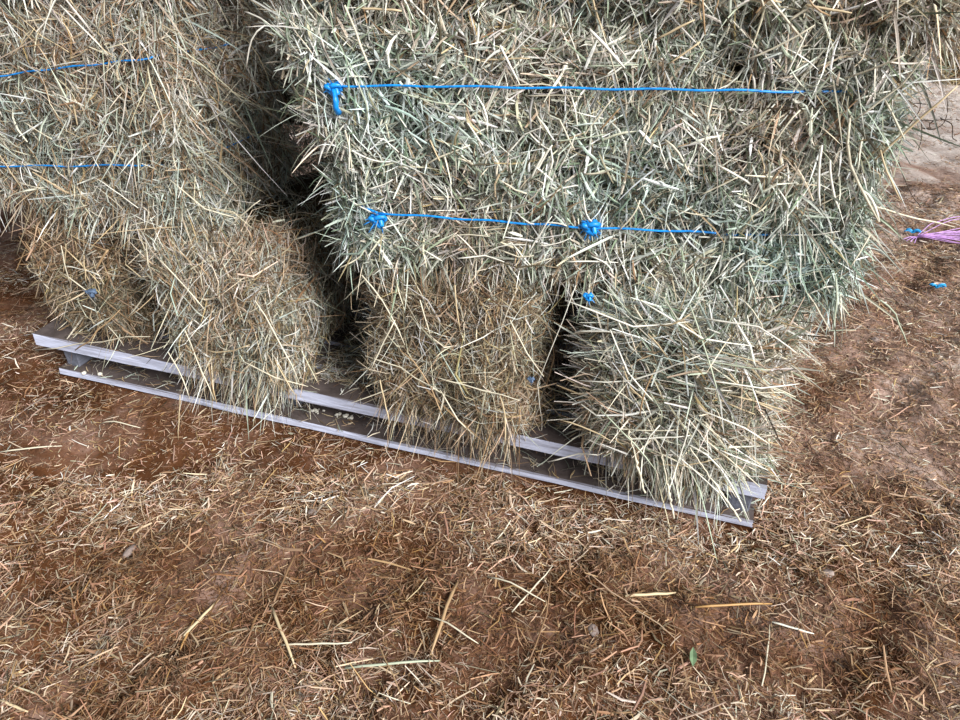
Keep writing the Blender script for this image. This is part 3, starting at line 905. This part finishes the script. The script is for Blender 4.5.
z = floor_h(px_, py_) + rng.random(N) ** 1.5 * 0.009 + np.abs(np.sin(tilt)) * L * 0.4
near_p = (n_ > -0.06) & (n_ < 0.02) & (s_ > 0) & (s_ < 1.83)
tilt = np.where(near_p, tilt * 0.3, tilt)
z = np.where(near_p, np.minimum(z, 0.006), z)
cw = {'tan': 2.4, 'brown': 2.8, 'pink': 3.4, 'cream': 2.8, 'gold': 0.6, 'grey': 1.2, 'dark': 1.0, 'white': 1.3, 'sage': 0.2}
colr = pick_cols(N, cw)
rust = np.clip(Noise(33, 1.1)(np.stack([px_, py_, py_ * 0], 1)), -1, 1)
colr *= np.array([1.0, 0.86, 0.77]) * dirt_sun_tint(np.stack([px_, py_, py_ * 0], 1))
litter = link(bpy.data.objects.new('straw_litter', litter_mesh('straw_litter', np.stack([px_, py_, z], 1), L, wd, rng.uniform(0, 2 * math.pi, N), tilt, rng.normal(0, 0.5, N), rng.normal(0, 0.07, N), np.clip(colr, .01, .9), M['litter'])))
tag(litter, 'brown and tan chopped straw litter spread over the earth floor', 'straw litter', kind='stuff')

# fine chaff under and between the longer pieces
N1, N2, N3, N4 = 135000, 42000, 55000, 65000
cx = np.concatenate([rng.uniform(-2.1, 1.9, N1), rng.uniform(-1.1, 1.2, N2), rng.uniform(0.5, 4.6, N3), rng.uniform(0.6, 2.2, N4)])
cy = np.concatenate([rng.uniform(0.15, 2.6, N1), rng.uniform(0.5, 1.25, N2), rng.uniform(1.3, 6.5, N3), rng.uniform(0.9, 3.2, N4)])
s_, n_ = dip_pallet(cx, cy)
keep = ~((s_ > -0.005) & (s_ < 1.825) & (n_ > -0.004) & (n_ < 1.0))
cx, cy = cx[keep], cy[keep]
N = len(cx)
far_k = np.clip(np.hypot(cx, cy) / 2.2, 1, 2.0)
L = rng.lognormal(math.log(0.011), 0.4, N).clip(0.004, 0.035) * far_k
wd = rng.lognormal(math.log(0.0012), 0.35, N).clip(0.0006, 0.003) * far_k
th = rng.uniform(0, 2 * math.pi, N); ti = rng.normal(0, 0.25, N)
d = np.stack([np.cos(th) * np.cos(ti), np.sin(th) * np.cos(ti), np.sin(ti)], 1)
w0 = np.cross(d, np.array([0, 0, 1.0])) + np.array([0, 0, 1.0]) * rng.normal(0, 0.5, N)[:, None]
w0 /= np.linalg.norm(w0, axis=1)[:, None]
P = np.stack([cx, cy, floor_h(cx, cy) + 0.001 + rng.random(N) * 0.004], 1)
C = P[:, None] + d[:, None] * (np.array([-0.5, 0.5])[None, :, None] * L[:, None, None])
ccol = pick_cols(N, {'tan': 1.8, 'brown': 3.2, 'pink': 3.0, 'cream': 1.0, 'dark': 2.2, 'grey': 0.4, 'gold': 0.3})
rust = np.clip(Noise(33, 1.1)(P * [1, 1, 0]), -1, 1)
ccol *= np.array([0.72, 0.55, 0.46]) * dirt_sun_tint(P)
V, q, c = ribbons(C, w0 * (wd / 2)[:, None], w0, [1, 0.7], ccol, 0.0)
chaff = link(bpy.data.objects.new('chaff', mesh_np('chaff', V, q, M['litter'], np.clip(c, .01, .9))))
tag(chaff, 'fine brown chaff dusting the whole earth floor', 'chaff', kind='stuff')

# loose hay on the deck boards in the gaps and on the bottom board
N = 6500
ss, nn = rng.uniform(0.0, 1.83, N), rng.uniform(0.0, 0.55, N)
gap = rng.random(N)
ss = np.where(gap < 0.45, rng.uniform(0.77, 0.97, N), np.where(gap < 0.6, rng.uniform(1.33, 1.46, N), ss))
nn = np.where(gap < 0.6, 0.05 + 0.55 * rng.random(N), nn)
hay_on = P_TOP + rng.random(N) * np.where(gap < 0.6, 0.012 + 0.12 * np.clip(nn - 0.06, 0, 0.3), 0.012)
low = (rng.random(N) < 0.2) & (gap > 0.6)
nn = np.where(low, rng.uniform(0.0, 0.09, N), nn)
hay_on = np.where(low, 0.021 + rng.random(N) * 0.004, hay_on)
Pl = np.array([W(a, b, c) for a, b, c in zip(ss, nn, hay_on)])
loose = link(bpy.data.objects.new('loose_hay', litter_mesh('loose_hay', Pl, rng.lognormal(math.log(0.03), 0.4, N).clip(0.01, 0.08), rng.lognormal(math.log(0.0018), 0.3, N), rng.uniform(0, 6.28, N), rng.normal(0, 0.06, N), rng.normal(0, 0.4, N), rng.normal(0, 0.08, N), pick_cols(N, COL_LOW_G), M['straw'])))
tag(loose, 'loose wisps of hay scattered on the pallet boards between the bales', 'loose hay', kind='stuff')


# ------------------------------------------------------------------ single things on the floor
def floor_pt(u, v, lift=0.004):
    P = on_z(u, v, 0.0)
    for _ in range(3):
        h = float(floor_h(np.array([P[0]]), np.array([P[1]]))[0]) + lift
        P = on_z(u, v, h)
    return P


def ground_stalk(u0, v0, u1, v1, colr, w, label, variant=0, lift=0.009):
    o = stalk_object('loose_stalk', floor_pt(u0, v0, lift), floor_pt(u1, v1, lift), w / 2, colr, variant, roll=1.57 if variant % 4 != 1 else 1.2)
    tag(o, label, 'straw stalk', 'single stalks lying on the floor')


for row in [
    (281, 645, 352, 643, 'cream', .0042, 'whitish stiff stalk lying level on the floor near the bottom edge', 0),
    (345, 668, 440, 661, 'green', .0050, 'long grey-green stalk lying level below the whitish stiff one', 4),
    (372, 630, 408, 716, 'tan', .0026, 'thin tan stalk crossing the long grey-green one', 2),
    (625, 596, 676, 593, 'straw', .0062, 'short thick yellow stalk pointing left, below the middle of the pallet', 0),
    (512, 612, 553, 566, 'cream', .0036, 'cream stalk slanting up to the right, crossing another in mid floor', 0),
    (487, 577, 545, 602, 'cream', .0032, 'cream stalk slanting down to the right, crossing another in mid floor', 3),
    (457, 582, 430, 655, 'tan', .0070, 'broad tan stalk leaning left, in the mid floor', 2),
    (428, 617, 478, 644, 'cream', .0030, 'thin cream stalk with an upturned end, right of the broad tan one', 3),
    (530, 660, 556, 588, 'brown', .0036, 'curved brown stem standing out in the mid floor', 5),
    (272, 608, 295, 668, 'straw', .0062, 'yellow stalk leaning right, above the left end of the whitish stiff one', 2),
    (274, 602, 296, 552, 'brown', .0052, 'brown stalk running up from the yellow leaning one', 0),
    (184, 636, 216, 602, 'straw', .0056, 'golden stalk slanting up to the right in the left floor', 0),
    (194, 620, 180, 650, 'ochre', .0052, 'ochre stalk leaning left, below the golden slanting one', 0),
    (2, 548, 92, 536, 'brown', .0036, 'long brown stalk lying level at the left edge', 4),
    (70, 632, 150, 592, 'brown', .0028, 'thin dark stalk slanting up to the right at the far left floor', 0),
    (0, 452, 62, 446, 'cream', .0040, 'cream stalk at the left edge just below the pallet corner', 4),
    (100, 424, 140, 428, 'cream', .0036, 'cream stalk lying before the left end of the pallet', 3),
    (695, 607, 772, 604, 'ochre', .0048, 'long ochre stalk lying level below the right end of the pallet', 4),
    (772, 622, 814, 634, 'pale', .0040, 'pale stalk to the right of the long ochre one', 0),
    (762, 686, 770, 625, 'cream', .0036, 'upright-looking pale stalk below the long ochre one', 6),
    (834, 528, 880, 512, 'straw', .0028, 'thin straw stalk slanting up to the right of the pallet corner', 0),
    (900, 545, 888, 562, 'pale', .0036, 'short pale stalk on the right floor beside a thin crossing one', 0),
    (940, 700, 900, 640, 'tan', .0036, 'tan stalk pointing to the bottom right corner', 3),
    (0, 700, 28, 712, 'straw', .0052, 'short golden stalk in the bottom left corner', 0),
    (788, 372, 815, 380, 'cream', .0040, 'cream stalk on the floor just right of the pale bale', 0),
    (826, 331, 856, 330, 'green', .0040, 'green stalk on the floor under the overhanging bale end', 0)]:
    ground_stalk(*row[:7], variant=row[7])


def stone(name, P, size, mat, seed, label, cat, group=None, flat=0.6):
    r = np.random.default_rng(seed)
    V, F = [], []
    nu, nv = 9, 6
    for i in range(nv + 1):
        ph = math.pi * i / nv
        for j in range(nu):
            th = 2 * math.pi * j / nu
            k = 1 + 0.16 * math.sin(2 * th + seed) + 0.12 * math.sin(3 * ph + 2 * th + seed * 2) + r.normal(0, 0.04)
            V.append((size * k * math.sin(ph) * math.cos(th), size * 0.75 * k * math.sin(ph) * math.sin(th), size * flat * k * math.cos(ph)))
    for i in range(nv):
        for j in range(nu):
            j2 = (j + 1) % nu
            F.append((i * nu + j, (i + 1) * nu + j, (i + 1) * nu + j2, i * nu + j2))
    me = bpy.data.meshes.new(name)
    me.from_pydata(V, [], F)
    me.materials.append(mat)
    for p in me.polygons: p.use_smooth = True
    o = link(bpy.data.objects.new(name, me))
    o.location = P
    o.rotation_euler = (0, 0, r.uniform(0, 6.28))
    return tag(o, label, cat, group)


for i, (u, v, sz, lab) in enumerate([
    (828, 573, 0.013, 'greyish pink pebble on the floor right of the pallet'), (312, 512, 0.011, 'round pale pebble on the floor below the gap left of the curly bale'),
    (875, 340, 0.016, 'grey stone on the floor under the right overhang of the big bale'), (593, 630, 0.014, 'pinkish clod of earth in the lower middle of the floor'),
    (130, 551, 0.016, 'pale flat clod of earth on the left floor')]):
    stone('pebble' if 'pebble' in lab else ('stone' if 'stone' in lab else 'clod'), floor_pt(u, v, sz * 0.25), sz, M['pebble'], 500 + i, lab, 'stone', flat=0.38)
for i, (u, v) in enumerate([(84, 373), (100, 374)]):
    P = on_z(u, v, 0.024)
    stone('pebble', P, 0.0075, M['crumb'], 520 + i, ['whitish pebble on the lower pallet board, nearer the left corner', 'whitish pebble on the lower pallet board, further from the left corner'][i], 'stone')
for i in range(16):
    u = 312 + 40 * random.random(); v = 405 + (u - 312) * 0.24 + random.uniform(0, 7)
    sz = random.choice([0.003, 0.004, 0.006, 0.007])
    stone('crumb', on_z(u, v, bot_t + sz * 0.35), sz, M['crumb'], 540 + i, 'whitish crumb heaped on the lower pallet board left of the curly brown bale', 'crumb', 'whitish crumbs on the pallet board')

# leaf
P = floor_pt(693, 657, 0.012)
lv = np.array([[0, -0.017, 0], [0.006, -0.006, 0.002], [0.006, 0.006, 0.003], [0, 0.018, 0.001], [-0.006, 0.006, 0.003], [-0.006, -0.006, 0.002], [0, -0.006, 0], [0, 0.006, 0]])
lv = np.concatenate([lv, lv - [0, 0, 0.0012]])
lf = [(0, 1, 6), (1, 2, 7, 6), (2, 3, 7), (3, 4, 7), (4, 5, 6, 7), (5, 0, 6)]
lf += [tuple(i + 8 for i in reversed(f)) for f in lf] + [(i, (i + 1) % 6, (i + 1) % 6 + 8, i + 8) for i in range(6)]
me = bpy.data.meshes.new('leaf'); me.from_pydata([tuple(v) for v in lv], [], lf); me.materials.append(M['leaf'])
o = link(bpy.data.objects.new('leaf', me)); o.location = P; o.rotation_euler = (0.2, 0.1, -0.2)
tag(o, 'small dull green leaf on the floor in the lower right', 'leaf')

# purple twine bundle with a blue end, and a blue scrap, on the floor to the right
c0 = floor_pt(917, 237, 0.012)
bundle = empty('twine_bundle', c0)
tag(bundle, 'bundle of purple twine strands lying on the floor at the right edge', 'twine')
for i in range(20):
    ang = R_(-4 + random.uniform(-34, 24))
    Ls = random.uniform(0.3, 0.6)
    q = np.linspace(0, 1, 12)
    amp = random.uniform(-0.02, 0.02)
    x = q * Ls * math.cos(ang); y = q * Ls * math.sin(ang) + amp * np.sin(q * 5)
    y = y + random.uniform(-0.09, 0.12) * np.clip(q * 3, 0, 1)
    zz = 0.004 + 0.02 * np.sin(q * math.pi) * random.random() + 0.004 * np.sin(q * 9 + i)
    st = link(bpy.data.objects.new('strand', tube_mesh('strand', np.stack([x, y, zz], 1), 0.0014, M['purple'], 5)), bundle)
for i in range(4):
    ang = R_(200 + 12 * i); q = np.linspace(0, 1, 8)
    st = link(bpy.data.objects.new('strand', tube_mesh('strand', np.stack([q * 0.07 * math.cos(ang), q * 0.07 * math.sin(ang), 0.006 * np.sin(q * 3)], 1), 0.0014, M['purple'], 5)), bundle)


def blue_scrap(u, v, size, label, seed):
    r = np.random.default_rng(seed)
    P = floor_pt(u, v, 0.012)
    root = empty('twine_scrap', P)
    tag(root, label, 'twine scrap')
    for i in range(9):
        ang = r.normal(-0.25, 0.35) + (math.pi if i % 2 else 0)
        q = np.linspace(0, 1, 6)
        Ls = size * r.uniform(0.6, 1.1)
        link(bpy.data.objects.new('strand', tube_mesh('strand', np.stack([q * Ls * math.cos(ang), q * Ls * math.sin(ang), 0.008 * np.sin(q * 2.5) + 0.001 * i], 1), 0.0028, M['blue_light'], 5)), root)


M['blue_light'] = plain('light_blue_twine', (0.02, 0.32, 0.70), 0.45, 0.4, 0.3, 60)
blue_scrap(912, 233, 0.028, 'light blue twine end on the floor beside the purple strands', 1)
blue_scrap(936, 288, 0.028, 'light blue twine scrap alone on the floor at the right edge', 2)
